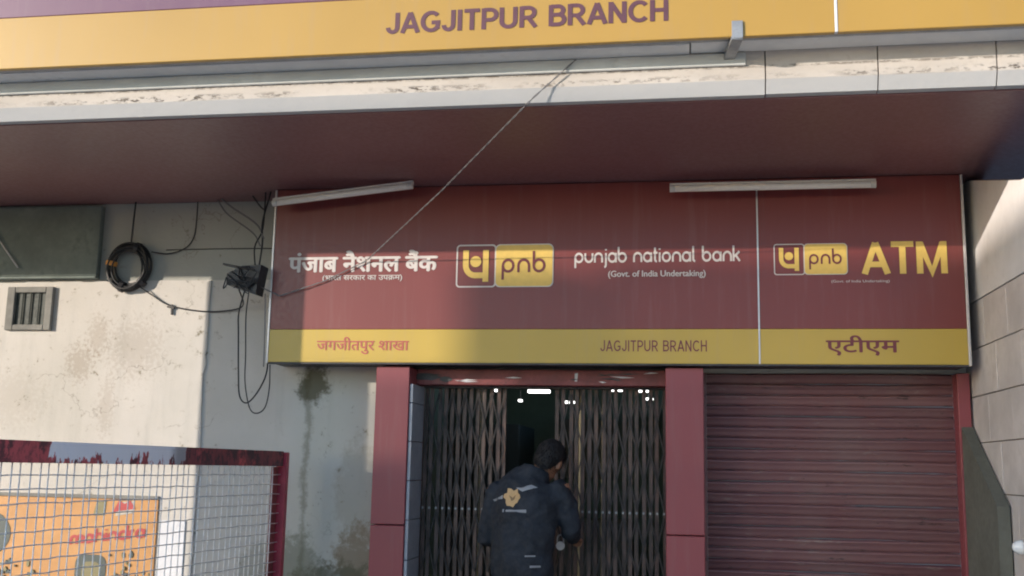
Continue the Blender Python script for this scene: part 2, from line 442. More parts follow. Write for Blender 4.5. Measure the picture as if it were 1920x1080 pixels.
def ribbon(mb, pts, w, place, lay):
    P = [Vector(p) for p in pts]; L, Rr = [], []
    closed = (P[0] - P[-1]).length < 1e-4 and len(P) > 3
    for i, p in enumerate(P):
        a = P[i - 1] if i else (P[-2] if closed else None)
        b = P[i + 1] if i < len(P) - 1 else (P[1] if closed else None)
        d0 = (p - a).normalized() if a is not None else (b - p).normalized()
        d1 = (b - p).normalized() if b is not None else d0
        n0, n1 = Vector((-d0.y, d0.x)), Vector((-d1.y, d1.x))
        m = (n0 + n1); m = m.normalized() if m.length > .05 else n0
        k = min(2.0, 1 / max(.3, m.dot(n0)))
        L.append(p + m * w / 2 * k); Rr.append(p - m * w / 2 * k)
    vs = [place(q, lay) for q in L] + [place(q, lay) for q in Rr]; n = len(L)
    mb.quad_mesh(vs, [(i, i + n, i + 1 + n, i + 1) for i in range(n - 1)])
def stroke_text(name, s, font, mat, parent, x0, x1, zb, zt, y, w, gap=.1, rise=0., italic=0.):
    tot = sum(font[c][0] for c in s) + gap * (len(s) - 1)
    sx = (x1 - x0) / tot; sz = zt - zb; cur = 0; lay = 0
    for word in s.split(' '):
        mb = MB()
        for c in word:
            for pl in font[c][1]:
                ribbon(mb, pl, w / sz, lambda q, l, cu=cur: (x0 + (q.x + cu) * sx + italic * q.y * sz, y - .0002 * l, zb + q.y * sz + rise * (q.x + cu) * sx), lay)
                lay = (lay + 1) % 5
            cur += font[c][0] + gap
        cur += font[' '][0] + gap
        mb.build(name, mat, parent)

def rrect(x0, x1, z0, z1, r, n=5, corners=(1, 1, 1, 1)):
    out = []
    for (cx, cz, a, k) in ((x1, z1, 0, corners[0]), (x0, z1, 90, corners[1]), (x0, z0, 180, corners[2]), (x1, z0, 270, corners[3])):
        rr = r if k else .0005
        sx = -1 if cx == x1 else 1; sz = -1 if cz == z1 else 1
        out += arc(cx + sx * rr, cz + sz * rr, rr, rr, a, a + 90, n)
    return out

# ------------------------------------------------------------------ ground
tag(MB().box(-400, 400, -400, 400, -.5, -.004).build('ground', 'ground'), kind='structure')
tag(part('pavement', 'paving', None, -9, 9, 1.2, 6.75, -.2, 0.0, .01), kind='structure')
tag(part('bounce_yard', 'bounce_ground', None, 1.99, 16, 6.76, 13.1, -.2, 0.0, .01), kind='structure')  # unseen pale ground, added to bounce light up to the right ceiling corner

# ------------------------------------------------------------------ bank building
XE = 3.3                                  # right end of the canopy
W, GATE, XR = 6.75, 6.82, 1.676          # left wall face, gate plane, face of the right hand side wall
bank = empty('bank_building', (0, 6.75, 0), 'two storey bank building with maroon canopy ceiling and red door pillars', 'building')
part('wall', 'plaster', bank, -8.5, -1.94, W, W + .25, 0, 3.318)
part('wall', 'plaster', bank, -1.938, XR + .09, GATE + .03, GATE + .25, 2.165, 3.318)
part('wall', 'plaster', bank, -.138, .112, GATE + .12, 11.2, 0, 2.163)
pr0 = random.Random(21)
edge = [(-8.4, .02), (-3.202, .02)]
z = .1
while z < 2.74:
    edge.append((-3.202 + pr0.uniform(-.006, .004) - (.012 if 1.9 < z < 2.15 else 0), z)); z += pr0.uniform(.03, .12)
edge.append((-3.200, 2.766)); x = -3.25
while x > -5.2:
    edge.append((x, 2.766 + pr0.uniform(-.006, .005) - (.010 if pr0.random() < .2 else 0))); x -= pr0.uniform(.02, .10)
edge += [(-5.2, 2.766), (-8.4, 2.766)]
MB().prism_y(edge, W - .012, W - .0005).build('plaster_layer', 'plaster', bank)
side = MB().prism_x([(2.2, 0), (GATE + .028, 0), (GATE + .028, 3.316), (6.60, 3.316), (5.60, 3.045), (2.2, 2.58)], XR + .012, XR + .09).build('side_wall', 'grout', bank)
MB().prism_x([(4.3, 2.572), (GATE + .026, 2.572), (GATE + .026, 3.313), (6.60, 3.313), (5.60, 3.042), (4.3, 2.86)], XR - .004, XR + .011).build('plaster_band', 'side_plaster', side)
rows = [0.0, .31, .60, .885, 1.17, 1.46, 1.745, 2.015, 2.292, 2.568]
tm = {}
for i in range(len(rows) - 1):
    hgt = rows[i + 1] - rows[i] - .006
    y = GATE + .026 - (.21 if i % 2 else 0)
    first = True
    ye = GATE + .026
    while ye > 2.3:
        ln = (.21 if (first and i % 2) else .45)
        y0 = max(2.2, ye - ln + .005)
        key = (round(hgt, 4), round(ye - y0, 4))
        if key not in tm:
            tmp = MB().box(0, .014, 0, ye - y0, 0, hgt, .002).build('tile', 'tile'); tm[key] = tmp.data; bpy.data.objects.remove(tmp)
        link_mesh('tile', tm[key], side, (XR - .002 + random.uniform(-.0015, .0015), y0, rows[i] + .003))
        ye -= ln; first = False
# sloping cement parapet against the side wall
MB().prism_x([(6.78, 0), (6.78, 1.88), (6.06, 1.40), (6.06, 0)], XR - .075, XR - .012).build('ramp_parapet', 'parapet', bank)
# canopy slab with boarded ceiling
can = MB().box(-8.5, XE, 5.02, W + .3, 3.345, 3.95).build('canopy', 'concrete_grey', bank)
xs = -8.4
k = 0
pm = {}
while xs < XE - .05:
    x1 = min(xs + 1.83, XE - .02)
    for (ya, yb) in ((5.03, 5.8896), (5.8904, W - .005)):
        part('ceiling_panel', 'soffit', can, xs + .0004, x1 - .0004, ya, yb, 3.318 + random.uniform(-.0003, .0003), 3.336)
    xs = x1; k += 1
part('joint_backing', 'joint', can, -8.4, XE - .02, 5.03, W, 3.338, 3.343)
# slab edge: chamfered drip, sunny face, set back upper face
MB().prism_x([(5.02, 3.322), (4.985, 3.326), (4.955, 3.392), (4.955, 3.60), (5.018, 3.60)], -8.5, .372).build('slab_edge', 'slab', bank)
for a, b in ((.378, .886), (.892, 1.41), (1.416, 1.93), (1.936, 2.5), (2.506, XE)):
    MB().prism_x([(5.02, 3.324), (4.983, 3.328), (4.953, 3.394), (4.953, 3.60), (5.018, 3.60)], a, b).build('slab_edge', 'slab', bank)
part('ledge', 'concrete_grey', bank, -8.5, .285, 4.938, 4.9535, 3.462, 3.526, .004)
part('shelf', 'shelf_paint', bank, -8.5, .02, 4.818, 4.9535, 3.528, 3.56, .003)
part('shelf', 'shelf_paint', bank, .026, XE, 4.818, 4.9515, 3.532, 3.56, .003)
part('upper_wall', 'concrete', bank, -8.5, XE, 5.0, 5.25, 3.952, 7.2)
part('roof', 'concrete_grey', bank, -8.5, XE, 4.9, 13.4, 7.2, 7.35)
part('wall', 'concrete', bank, XE + .002, XE + .2, 4.99, 13.4, 3.34, 7.19)
part('wall', 'concrete', bank, -8.75, -8.51, 4.99, 13.4, 0, 7.19)
part('wall', 'concrete', bank, -8.5, XE, 13.2, 13.4, 0, 7.19)
part('shade_column', 'concrete', bank, -4.77, -4.10, 5.03, 5.45, 0, 3.32, .01)  # unseen column, added to cast the upright shadow edge on the left wall
# door pillars, lintel, jambs
for (xa, xb, zj) in ((-1.938, -1.722, 1.187), (-.132, .094, 1.176)):
    part('pillar', 'pillar', bank, xa, xb, 6.50, GATE + .10, zj + .003, 2.163, .004)
    part('pillar', 'pillar', bank, xa, xb, 6.50, GATE + .10, 0, zj - .003, .004)
for i in range(9):
    part('jamb_tile', 'jamb', bank, -1.720, -1.700, 6.515, GATE - .01, .02 + i * .24, .02 + i * .24 + (.236 if i < 8 else .115), .002)
lin = part('lintel', 'lintel', bank, -1.72, -.134, 6.68, GATE + .02, 2.064, 2.163, .004)
rnd = random.Random(3)
for i in range(14):
    x = rnd.choice([rnd.uniform(-1.0, -.2), rnd.uniform(-.75, -.3), rnd.uniform(-1.7, -.2)]); z = rnd.uniform(2.085, 2.14); L = rnd.uniform(.03, .17); t = rnd.uniform(-.15, .1)
    MB().prism_y([(x, z), (x + L * .5, z + t * L - .004), (x + L, z + t * L), (x + L * .5, z + t * L + .006)], 6.6765, 6.679).build('scratch', 'white_sheet' if i < 6 else 'dark_steel', lin)
MB().prism_y([(-.70, 2.09), (-.685, 2.09), (-.68, 2.145), (-.70, 2.14)], 6.6765, 6.679).build('scratch', 'white_sheet', lin)
for (x, z, rx, rz) in ((-1.66, 2.115, .09, .028), (-1.53, 2.10, .05, .02)):
    MB().prism_y([(x + rx * math.cos(a) * rnd.uniform(.7, 1.1), z + rz * math.sin(a) * rnd.uniform(.6, 1.1)) for a in [i * .524 for i in range(12)]], 6.6765, 6.679).build('paint_chip', 'dark_steel', lin)
part('jamb', 'pillar', bank, 1.588, XR - .016, 6.72, GATE + .025, 0, 2.16, .004)
# room behind the gate
part('room_floor', 'room_floor', bank, -4.4, -.14, GATE + .06, 11.2, -.05, .02)
part('room_ceiling', 'room', bank, -4.4, -.14, GATE + .252, 11.2, 2.62, 2.7)
part('room_wall', 'room', bank, -4.4, -.14, 11.0, 11.2, .02, 2.62)
part('room_wall', 'room', bank, -4.6, -4.402, W + .252, 11.2, .02, 2.62)
part('room_wall', 'room', bank, -1.936, -1.75, GATE + .06, 7.6, .02, 2.12)
part('cupboard', 'cupboard', bank, -1.95, -1.55, 9.9, 10.9, .02, 1.95, .01)
part('notice_board', 'room_floor', bank, -1.30, -.75, 10.97, 10.995, 1.45, 2.05, .005)
part('ceiling_beam', 'room', bank, -4.39, -.142, 8.9, 9.2, 2.36, 2.615)
part('counter', 'room_floor', bank, -3.4, -.5, 9.6, 10.1, .02, 1.1, .02)

# ------------------------------------------------------------------ rolling shutter
shut = empty('rolling_shutter', (.85, GATE + .02, 0), 'closed dusty maroon rolling shutter beside the doorway under the ATM sign', 'shutter')
sb = bmesh.new()
prof = [(.002, 0), (-.004, .004), (-.006, .020), (-.009, .036), (-.016, .046), (-.019, .052), (-.016, .058), (-.004, .0625), (.004, .0665)]
vv = []
XS = [.116 + (1.586 - .116) * i / 24 for i in range(25)]
def slat(seed):
    r = random.Random(seed); mb = MB(); n = len(prof); vs = []; ph = r.uniform(0, 6); dents = [r.uniform(.2, 1.5) for _ in range(2 if seed % 3 == 0 else 0)]
    for x in XS:
        dz = .0022 * math.sin(x * 4.1 + ph) + r.uniform(-.0008, .0008); dy = .003 * math.sin(x * 2.7 + ph * 2) - sum(.007 * math.exp(-((x - q) / .06) ** 2) for q in dents) + r.uniform(-.0006, .0006)
        vs += [(x, p[0] + dy, p[1] + dz) for p in prof]
    mb.quad_mesh(vs, [(i * n + k, (i + 1) * n + k, (i + 1) * n + k + 1, i * n + k + 1) for i in range(len(XS) - 1) for k in range(n - 1)])
    return mb
slats = []
for sd in range(11):
    t = slat(sd).build('slat', 'shutter', None, True); slats.append(t.data); bpy.data.objects.remove(t)
for i in range(32):
    link_mesh('slat', slats[(i * 7 + i // 11) % 11], shut, (0, GATE + .02, .03 + i * .0667))
part('bottom_bar', 'dark_steel', shut, .116, 1.586, GATE - .005, GATE + .025, .004, .03)
for a, b in ((.098, .113), (1.5885, 1.5875)):
    pass
part('guide_rail', 'shutter', shut, .097, .114, GATE - .02, GATE + .06, 0, 2.162)

# ------------------------------------------------------------------ collapsible gate leaves
pk = MB().box(-.012, .012, -.009, -.006, 0, 1).box(-.012, -.009, -.006, .010, 0, 1).box(.009, .012, -.006, .010, 0, 1).build('picket', 'picket'); PK = pk.data; bpy.data.objects.remove(pk)
def leaf(x0, x1, n, label):
    g = empty('collapsible_gate', ((x0 + x1) / 2, GATE, 0), label, 'gate')
    sp = (x1 - x0) / (n - 1)
    z0, z1 = .03, 2.05
    pm = PK.copy()
    for v in pm.vertices: v.co.z = z0 + v.co.z * (z1 - z0)
    for i in range(n):
        o = link_mesh('picket', pm, g, (x0 + i * sp + random.uniform(-.006, .006), GATE + (.0 if i % 2 else .012), 0)); o.rotation_euler.z = random.uniform(-.12, .12)
    zs = [.10, .50, .90, 1.30, 1.66]
    up = .36
    d1 = MB().obox((0, 0, 0), (2 * sp, 0, up), .003, .009).build('lattice_bar', 'lattice'); D1 = d1.data; bpy.data.objects.remove(d1)
    d2 = MB().obox((0, 0, up), (2 * sp, 0, 0), .003, .009).build('lattice_bar', 'lattice'); D2 = d2.data; bpy.data.objects.remove(d2)
    rv = MB().tube([(0, -.004, 0), (0, .004, 0)], .008, 8).build('rivet', 'galv'); RV = rv.data; bpy.data.objects.remove(rv)
    for z in zs:
        for i in range(0, n - 2, 2):
            link_mesh('lattice_bar', D1, g, (x0 + i * sp, GATE - .012, z)); link_mesh('lattice_bar', D2, g, (x0 + i * sp, GATE - .0165, z))
    for i in range(n):
        link_mesh('rivet', RV, g, (x0 + i * sp, GATE - .014, 1.285))
    return g
g1 = leaf(-1.685, -1.165, 13, 'dark brown collapsible gate leaf folded left of the doorway beside blue grey jamb')
g2 = leaf(-.825, -.150, 17, 'dark brown collapsible gate leaf right of the person, next to the right pillar')
trk = part('gate_track', 'dark_steel', None, -1.70, -.134, GATE - .03, GATE + .03, 2.052, 2.0635); tag(trk, 'dark steel top track of the collapsible gate under red lintel', 'track')
# pale inner door posts
idoor = empty('inner_door', (-1.0, 7.15, .02), 'cream framed inner door standing open behind the collapsible gate', 'door')
for (xa, xb) in ((-1.40, -1.375), (-.715, -.69), (-.565, -.545)):
    part('door_post', 'picket_pale', idoor, xa, xb, 7.12, 7.17, .02, 2.16, .004)
part('door_head', 'picket_pale', idoor, -1.74, -.14, 7.12, 7.17, 2.165, 2.21, .004)
# padlock
pl = empty('padlock', (-.79, GATE - .035, 1.08), 'bright steel padlock hanging on the gate at the right of the person', 'padlock')
MB().tube([(-.79, GATE - .045, 1.075), (-.79, GATE - .028, 1.075)], .027, 14).build('lock_body', 'chrome', pl, False)
MB().tube(crom([(-.808, GATE - .036, 1.09), (-.808, GATE - .036, 1.125), (-.79, GATE - .036, 1.142), (-.772, GATE - .036, 1.125), (-.772, GATE - .036, 1.09)], 5), .005, 6).build('shackle', 'galv', pl, True)
# lamps in the room; the glowing strips at right imitate window glints
LAMPS_GLINTS = [(-1.33, 9.6, 2.235, .10, .014, 'long lit ceiling lamp seen through the gap of the gate'), (-1.72, 9.6, 2.24, .018, .010, 'small lit spot lamp behind the left gate leaf, the leftmost'), (-1.50, 9.6, 2.15, .016, .010, 'small lit spot lamp just left above the head of the person'),
         (-1.06, 9.6, 2.14, .055, .010, 'small lit strip lamp behind the edge of the right gate leaf'), (-.60, 9.2, 2.225, .05, .012, 'glowing strip for a window glint high behind the right gate leaf'), (-.38, 9.2, 2.22, .05, .012, 'glowing strip for a window glint nearest the right pillar, highest row'), (-.33, 9.2, 2.15, .04, .008, 'small glowing strip for a window glint below the highest row near right pillar')]
for (x, y, z, w, hh, lab) in LAMPS_GLINTS:
    L = empty('lamp_or_glint', (x, y, z), lab, 'lamp', 'lit lamps in the bank room')
    part('diffuser', 'lamp', L, x - w, x + w, y - .03, y + .03, z - hh, z + hh, .003)
    MB().tube([(x, y, z + hh), (x, y, 2.62)], .004, 6).build('hanger', 'dark_steel', L)

# ------------------------------------------------------------------ lower signboard
SY = 6.45
X0, X1, ZB, ZM, ZT = -2.655, 1.606, 2.177, 2.392, 3.312
sign = empty('signboard', (-.5, SY, ZB), 'long maroon and yellow bank signboard with logo over the doorway and shutter', 'signboard')
part('backing_box', 'dark_steel', sign, X0 + .01, X1 - .01, SY + .012, W - .01, ZB + .004, ZT - .004)
part('panel', 'sign_red', sign, X0 + .012, .418, SY, SY + .011, ZM + .001, ZT, .002)
part('panel', 'sign_red', sign, .426, X1 - .012, SY, SY + .011, ZM + .001, ZT, .002)
part('yellow_band', 'sign_yellow', sign, X0 + .012, .418, SY - .001, SY + .010, ZB + .006, ZM, .002)
part('yellow_band', 'sign_yellow', sign, .426, X1 - .012, SY - .001, SY + .010, ZB + .006, ZM, .002)
part('divider_strip', 'alu', sign, .4175, .4265, SY - .004, SY + .008, ZB + .006, ZT - .06)
part('edge_trim', 'alu', sign, X0 - .002, X0 + .011, SY - .005, SY + .05, ZB, ZT, .002)
part('edge_trim', 'alu', sign, X1 - .011, X1 + .004, SY - .005, SY + .05, ZB, ZT, .002)
part('bottom_trim', 'dark_steel', sign, X0 + .012, X1 - .012, SY - .003, SY + .03, ZB - .006, ZB + .005, .002)
T = SY - .0025
font_text('lettering', 'पंजाब नैशनल बैंक', 'letter_white', sign, -2.535, -1.557, 2.762, 2.898, T, .0055)
font_text('small_lettering', '(भारत सरकार का उपकम)', 'letter_white', sign, -2.305, -1.78, 2.698, 2.742, T, .0008)
MB().prism_y([(-1.868, 2.706), (-1.863, 2.706), (-1.853, 2.716), (-1.857, 2.718)], T - .001, T).build('small_lettering', 'letter_white', sign)
stroke_text('lettering', 'punjab national bank', LOW, 'letter_white', sign, -.683, .320, 2.805, 2.903, T, .0135, .06)
font_text('small_lettering', '(Govt. of India Undertaking)', 'letter_white', sign, -.476, .111, 2.703, 2.752, T, .0012)
stroke_text('lettering', 'JAGJITPUR BRANCH', CAPS, 'letter_maroon', sign, -.522, .116, 2.256, 2.324, T, .0085, .1)
font_text('lettering', 'जगजीतपुर शाखा', 'letter_red', sign, -2.320, -1.720, 2.235, 2.343, T, .0022)
font_text('lettering', 'एटीएम', 'letter_maroon', sign, .805, 1.213, 2.235, 2.352, T, .003)
stroke_text('lettering', 'ATM', CAPS, 'letter_yellow', sign, 1.026, 1.505, 2.718, 2.910, T, .034, .06)
font_text('small_lettering', '(Govt. of India Undertaking)', 'letter_white', sign, .845, 1.175, 2.664, 2.684, T)
def logo(x0, xm, x1, zb, zt, lw):
    H = zt - zb
    lg = MB(); o1 = rrect(x0, x1, zb, zt, .085 * H, 5); i1 = rrect(x0 + lw, xm, zb + lw, zt - lw, .06 * H, 5, (1, 1, 1, 1))
    # outlined square on the left
    out = rrect(x0, xm + lw, zb, zt, .085 * H, 5)
    n = len(out)
    lg.quad_mesh([(x, T - .0004, z) for x, z in out] + [(x, T - .0004, z) for x, z in i1], [(i, (i + 1) % n, (i + 1) % n + n, i + n) for i in range(n)])
    root = lg.build('logo', 'letter_white', sign)
    MB().prism_y(rrect(xm + lw * .2, x1, zb, zt, .12 * H, 6), T - .0022, T - .0012).build('logo_plate', 'letter_white', root)
    MB().prism_y(rrect(xm + lw * 1.0, x1 - lw * .7, zb + lw * .7, zt - lw * .7, .11 * H, 6), T - .0042, T - .0032).build('logo_plate', 'letter_yellow', root)
    # emblem: bar, curve, long stem and disc
    w = xm - x0; e = MB(); cx, cz = x0 + .47 * w, zb + .52 * H
    def pl(q, l): return (q.x, T - .002 - .0003 * l, q.y)
    t = .15 * w
    ribbon(e, [(x0 + .25 * w, zt - .13 * H), (x0 + .25 * w, cz)] + arc(x0 + .50 * w, cz, .25 * w, .24 * H, 180, 270)[1:] + [(x0 + .77 * w, cz - .24 * H)], t, pl, 0)
    ribbon(e, [(x0 + .77 * w, zt - .13 * H), (x0 + .77 * w, zb + .13 * H)], t, pl, 1)
    e.quad_mesh([(x0 + .51 * w + .145 * w * math.cos(a), T - .003, zb + .60 * H + .13 * H * math.sin(a)) for a in [i * math.pi / 10 for i in range(20)]], [tuple(range(20))])
    e.build('emblem', 'letter_yellow', root)
    wt = x1 - xm
    stroke_text('logo_letters', 'pnb', LOW, 'letter_maroon', root, xm + .13 * wt, x1 - .12 * wt, zb + .34 * H, zb + .84 * H, T - .006, .062 * H, .12)
logo(-1.431, -1.186, -.815, 2.655, 2.928, .009)
logo(.515, .688, .941, 2.716, 2.906, .006)

# ------------------------------------------------------------------ upper signboard
UY = 4.75
up = empty('signboard', (-.5, UY, 3.525), 'purple and amber signboard along the canopy edge at the top', 'signboard')
part('panel', 'top_purple', up, -8.4, .672, UY, UY + .03, 3.807, 4.9, .003)
part('panel', 'top_purple', up, .684, XE, UY, UY + .03, 3.807, 4.9, .003)
part('amber_band', 'top_yellow', up, -8.4, .672, UY - .001, UY + .029, 3.527, 3.806, .003)
part('amber_band', 'top_yellow', up, .684, XE, UY - .001, UY + .029, 3.527, 3.806, .003)
part('joint_strip', 'white_sheet', up, .6715, .6845, UY - .004, UY + .025, 3.527, 4.9, .002)
part('frame', 'galv', up, -8.4, XE, UY + .031, UY + .065, 3.533, 3.57)
for x in (-6, -4.2, -2.6, -1.0, .55, 1.55):
    part('support', 'galv', up, x, x + .035, UY + .066, 4.998, 3.98, 4.02)
stroke_text('lettering', 'JAGJITPUR BRANCH', CAPS, 'letter_mauve', up, -1.437, -.077, 3.619, 3.726, UY - .003, .0195, .07)
bk = empty('bracket', (.205, 4.74, 3.55), 'short grey steel bracket clipped under the right part of the upper signboard', 'bracket')
part('plate', 'galv', bk, .212, .262, UY - .012, UY - .008, 3.515, 3.60, .001)
MB().obox((.236, UY - .008, 3.520), (.205, 4.945, 3.50), .05, .02).build('strap', 'galv', bk)

# ------------------------------------------------------------------ tube lights
def tube_light(p, q, label):
    p, q = Vector(p), Vector(q); L = empty('tube_light', p, label, 'tube light', 'tube lights over the lower signboard')
    d = (q - p).normalized()
    MB().obox(p, q, .034, .02).build('batten', 'cap', L)
    o = Vector((0, -.010, -.022))
    MB().tube([p + o + d * .03, q + o - d * .03], .0205, 12).build('tube', 'tube', L, True)
    MB().tube([p + o, p + o + d * .03], .0215, 12).build('end_cap', 'cap', L); MB().tube([q + o - d * .03, q + o], .0215, 12).build('end_cap', 'cap', L)
    for t in (.2, .8):
        m = p.lerp(q, t); MB().tube(crom([m + Vector((0, .005, .006)), m + Vector((0, .06, .03)), (m.x, SY - .002, min(m.z + .03, 3.30))], 4), .005, 6).build('arm', 'galv', L)
tube_light((-2.606, 6.30, 3.205), (-1.69, 6.30, 3.300), 'tilted white tube light at the left end of the maroon sign')
tube_light((-.098, 6.30, 3.243), (1.091, 6.30, 3.243), 'level white tube light above the right half of the maroon sign')

# ------------------------------------------------------------------ left wall things
vt = empty('ventilator', (-4.52, W, 2.42), 'small dark square ventilator opening with cement frame high on left wall', 'ventilator')
part('frame', 'vent_frame', vt, -4.70, -4.64, W - .042, W - .001, 2.424, 2.728, .004)
part('frame', 'vent_frame', vt, -4.405, -4.352, W - .042, W - .001, 2.424, 2.728, .004)
part('frame', 'vent_frame', vt, -4.639, -4.406, W - .042, W - .001, 2.688, 2.728, .004)
part('frame', 'vent_frame', vt, -4.639, -4.406, W - .042, W - .001, 2.424, 2.462, .004)
part('back_plate', 'vent_dark', vt, -4.639, -4.406, W - .018, W - .013, 2.463, 2.687)
for i in range(3):
    x = -4.585 + i * .062
    MB().tube([(x, W - .028, 2.463), (x, W - .028, 2.687)], .005, 8).build('bar', 'vent_dark', vt)
db = empty('shutter_box', (-6.0, W, 2.78), 'dark green grey metal box under the canopy above the ventilator', 'box')
part('casing', 'dark_box', db, -8.4, -4.03, W - .05, W - .002, 2.80, 3.30, .006)
part('bottom_lip', 'dark_box', db, -8.4, -4.03, W - .062, W - .002, 2.782, 2.798, .003)
part('seam', 'dark_box', db, -8.4, -4.035, W - .054, W - .0505, 3.05, 3.062)

coil = empty('cable_coil', (-3.79, W - .05, 2.70), 'black coiled cable hanging on the wall below the canopy', 'cable coil')
cm = MB(); rr = random.Random(5)
for i in range(15):
    cx, cz = -3.79 + rr.uniform(-.014, .014), 2.862 + rr.uniform(-.02, .012); r1 = rr.uniform(.118, .158); r2 = r1 * rr.uniform(.96, 1.10); yy = W - .045 + rr.uniform(-.028, .028); ph = rr.uniform(0, 6)
    cm.tube([(cx + r1 * math.cos(a) * (1 + .03 * math.sin(2 * a + ph)), yy + .012 * math.sin(a + ph), cz + r2 * math.sin(a)) for a in [2 * math.pi * k / 36 for k in range(36)]], .0062, 6, True)
cm.build('loops', 'wire_black', coil, True)
for a in (2.95, 1.2, -.8, -1.9):
    c = Vector((-3.79 + .14 * math.cos(a), W - .045, 2.858 + .145 * math.sin(a))); t = Vector((-math.sin(a), 0, math.cos(a)))
    MB().tube([c - t * .016, c + t * .016], .037 if a != 2.95 else .04, 8).build('tape', 'orange' if a == 2.95 else 'black', coil)

def wire(name, pts, r, mat, label, cat='wire', n=6):
    o = MB().tube(crom(pts, n), r, 6).build(name, mat, None, True); return tag(o, label, cat)
wire('hanging_wire', [(-3.78, W - .05, 3.318), (-3.785, W - .05, 3.2), (-3.79, W - .05, 3.02)], .006, 'wire_black', 'straight black wire from canopy ceiling down to the coiled cable')
wire('hanging_wire', [(-3.335, W - .02, 3.318), (-3.335, W - .02, 3.18), (-3.345, W - .02, 3.07), (-3.40, W - .02, 2.995), (-3.52, W - .02, 2.955), (-3.64, W - .04, 2.965)], .0045, 'wire_black', 'black wire curving from canopy ceiling to the right of the coil')
wire('wall_cable', [(-3.70, W - .05, 2.72), (-3.60, W - .03, 2.655), (-3.50, W - .025, 2.60), (-3.35, W - .022, 2.565), (-3.15, W - .022, 2.55), (-2.95, W - .05, 2.58), (-2.86, 6.42, 2.66)], .005, 'wire_black', 'black cable sagging across the sunlit wall from coil to junction box')
cl = empty('cable_clip', (-3.47, W, 2.57), 'small black clip hanging on the sagging wall cable', 'clip')
MB().obox((-3.50, W - .025, 2.585), (-3.45, W - .025, 2.575), .012, .012).build('bar', 'black', cl); MB().obox((-3.468, W - .024, 2.60), (-3.465, W - .024, 2.53), .01, .012).build('hook', 'black', cl)
wire('hanging_wire', [(-4.82, W - .07, 3.10), (-4.72, W - .068, 2.98), (-4.62, W - .068, 2.86)], .006, 'wire_white', 'pale wire slanting over the dark box at the left edge')
wire('wall_cable', [(-3.55, W - .006, 2.985), (-3.1, W - .006, 2.988), (-2.75, W - .006, 2.985)], .003, 'wire_black', 'thin dark cable running level on the shaded wall to the sign')
# junction box with its wires
jb = empty('junction_box', (-2.80, 6.36, 2.6), 'black broken junction box stuffed with wires at the left edge of the sign', 'junction box')
MB().quad_mesh([(x, y, z) for y in (6.32, 6.44) for (x, z) in ((-2.90, 2.735), (-2.90, 2.665), (-2.70, 2.60), (-2.672, 2.79), (-2.80, 2.785))],
               [(0, 1, 2, 3, 4), (9, 8, 7, 6, 5), (0, 5, 6, 1), (1, 6, 7, 2), (2, 7, 8, 3), (3, 8, 9, 4), (4, 9, 5, 0)]).build('casing', 'black', jb)
MB().obox((-2.93, 6.35, 2.80), (-2.76, 6.33, 2.765), .05, .012).build('lid', 'black', jb)
jr = random.Random(11)
jm = MB()
for i in range(9):
    a = Vector((jr.uniform(-2.9, -2.7), 6.31, jr.uniform(2.63, 2.78))); b = Vector((jr.uniform(-2.92, -2.68), 6.30 - jr.uniform(0, .03), jr.uniform(2.58, 2.80))); c = Vector((jr.uniform(-2.88, -2.68), 6.31, jr.uniform(2.6, 2.78)))
    jm.tube(crom([a, b, c], 5), .004, 5)
jm.build('wire_tangle', 'wire_black', jb, True)
JW = [([(-2.72, 6.40, 2.79), (-2.715, 6.42, 2.95), (-2.735, 6.45, 3.1), (-2.71, 6.5, 3.316)], .006, 'wire_black', 'dark wire climbing straight beside the sign edge to the ceiling'),
      ([(-2.745, 6.40, 2.78), (-2.77, 6.43, 2.93), (-2.735, 6.46, 3.06), (-2.755, 6.52, 3.316)], .005, 'wire_black', 'wavy dark wire left of the straight one by the sign edge'),
      ([(-2.70, 6.40, 2.98), (-2.80, 6.5, 3.10), (-3.02, 6.60, 3.24), (-3.13, 6.66, 3.317)], .006, 'wire_grey', 'upper slanting grey wire between canopy ceiling and sign edge'),
      ([(-2.72, 6.40, 2.93), (-2.82, 6.5, 3.04), (-3.06, 6.62, 3.20), (-3.17, 6.69, 3.317)], .005, 'wire_grey', 'lower slanting grey wire between canopy ceiling and sign edge'),
      ([(-2.71, 6.42, 3.17), (-2.78, 6.5, 3.22), (-2.88, 6.6, 3.317)], .005, 'wire_black', 'short dark wire at the top left corner of the sign'),
      ([(-2.80, 6.38, 2.63), (-2.86, 6.45, 2.50), (-2.885, 6.52, 2.38), (-2.885, 6.56, 2.12), (-2.875, 6.58, 1.97), (-2.82, 6.58, 1.93), (-2.74, 6.56, 2.01), (-2.675, 6.52, 2.13), (-2.66, 6.47, 2.30)], .0052, 'wire_black', 'black wire loop hanging lowest left of the sign, wide bend'),
      ([(-2.77, 6.38, 2.62), (-2.81, 6.45, 2.48), (-2.835, 6.54, 2.24), (-2.84, 6.57, 2.06), (-2.80, 6.57, 1.90), (-2.75, 6.57, 1.862), (-2.69, 6.56, 1.90), (-2.66, 6.54, 2.02), (-2.648, 6.50, 2.17)], .0042, 'wire_black', 'thin black wire loop hanging inside the wider loop by the sign'),
      ([(-2.675, 6.42, 2.62), (-2.668, 6.43, 2.40), (-2.662, 6.43, 2.15)], .004, 'wire_grey', 'grey wire running down along the left edge of the sign')]
for pts, r, m, lab in JW: wire('loose_wire', pts, r, m, lab)
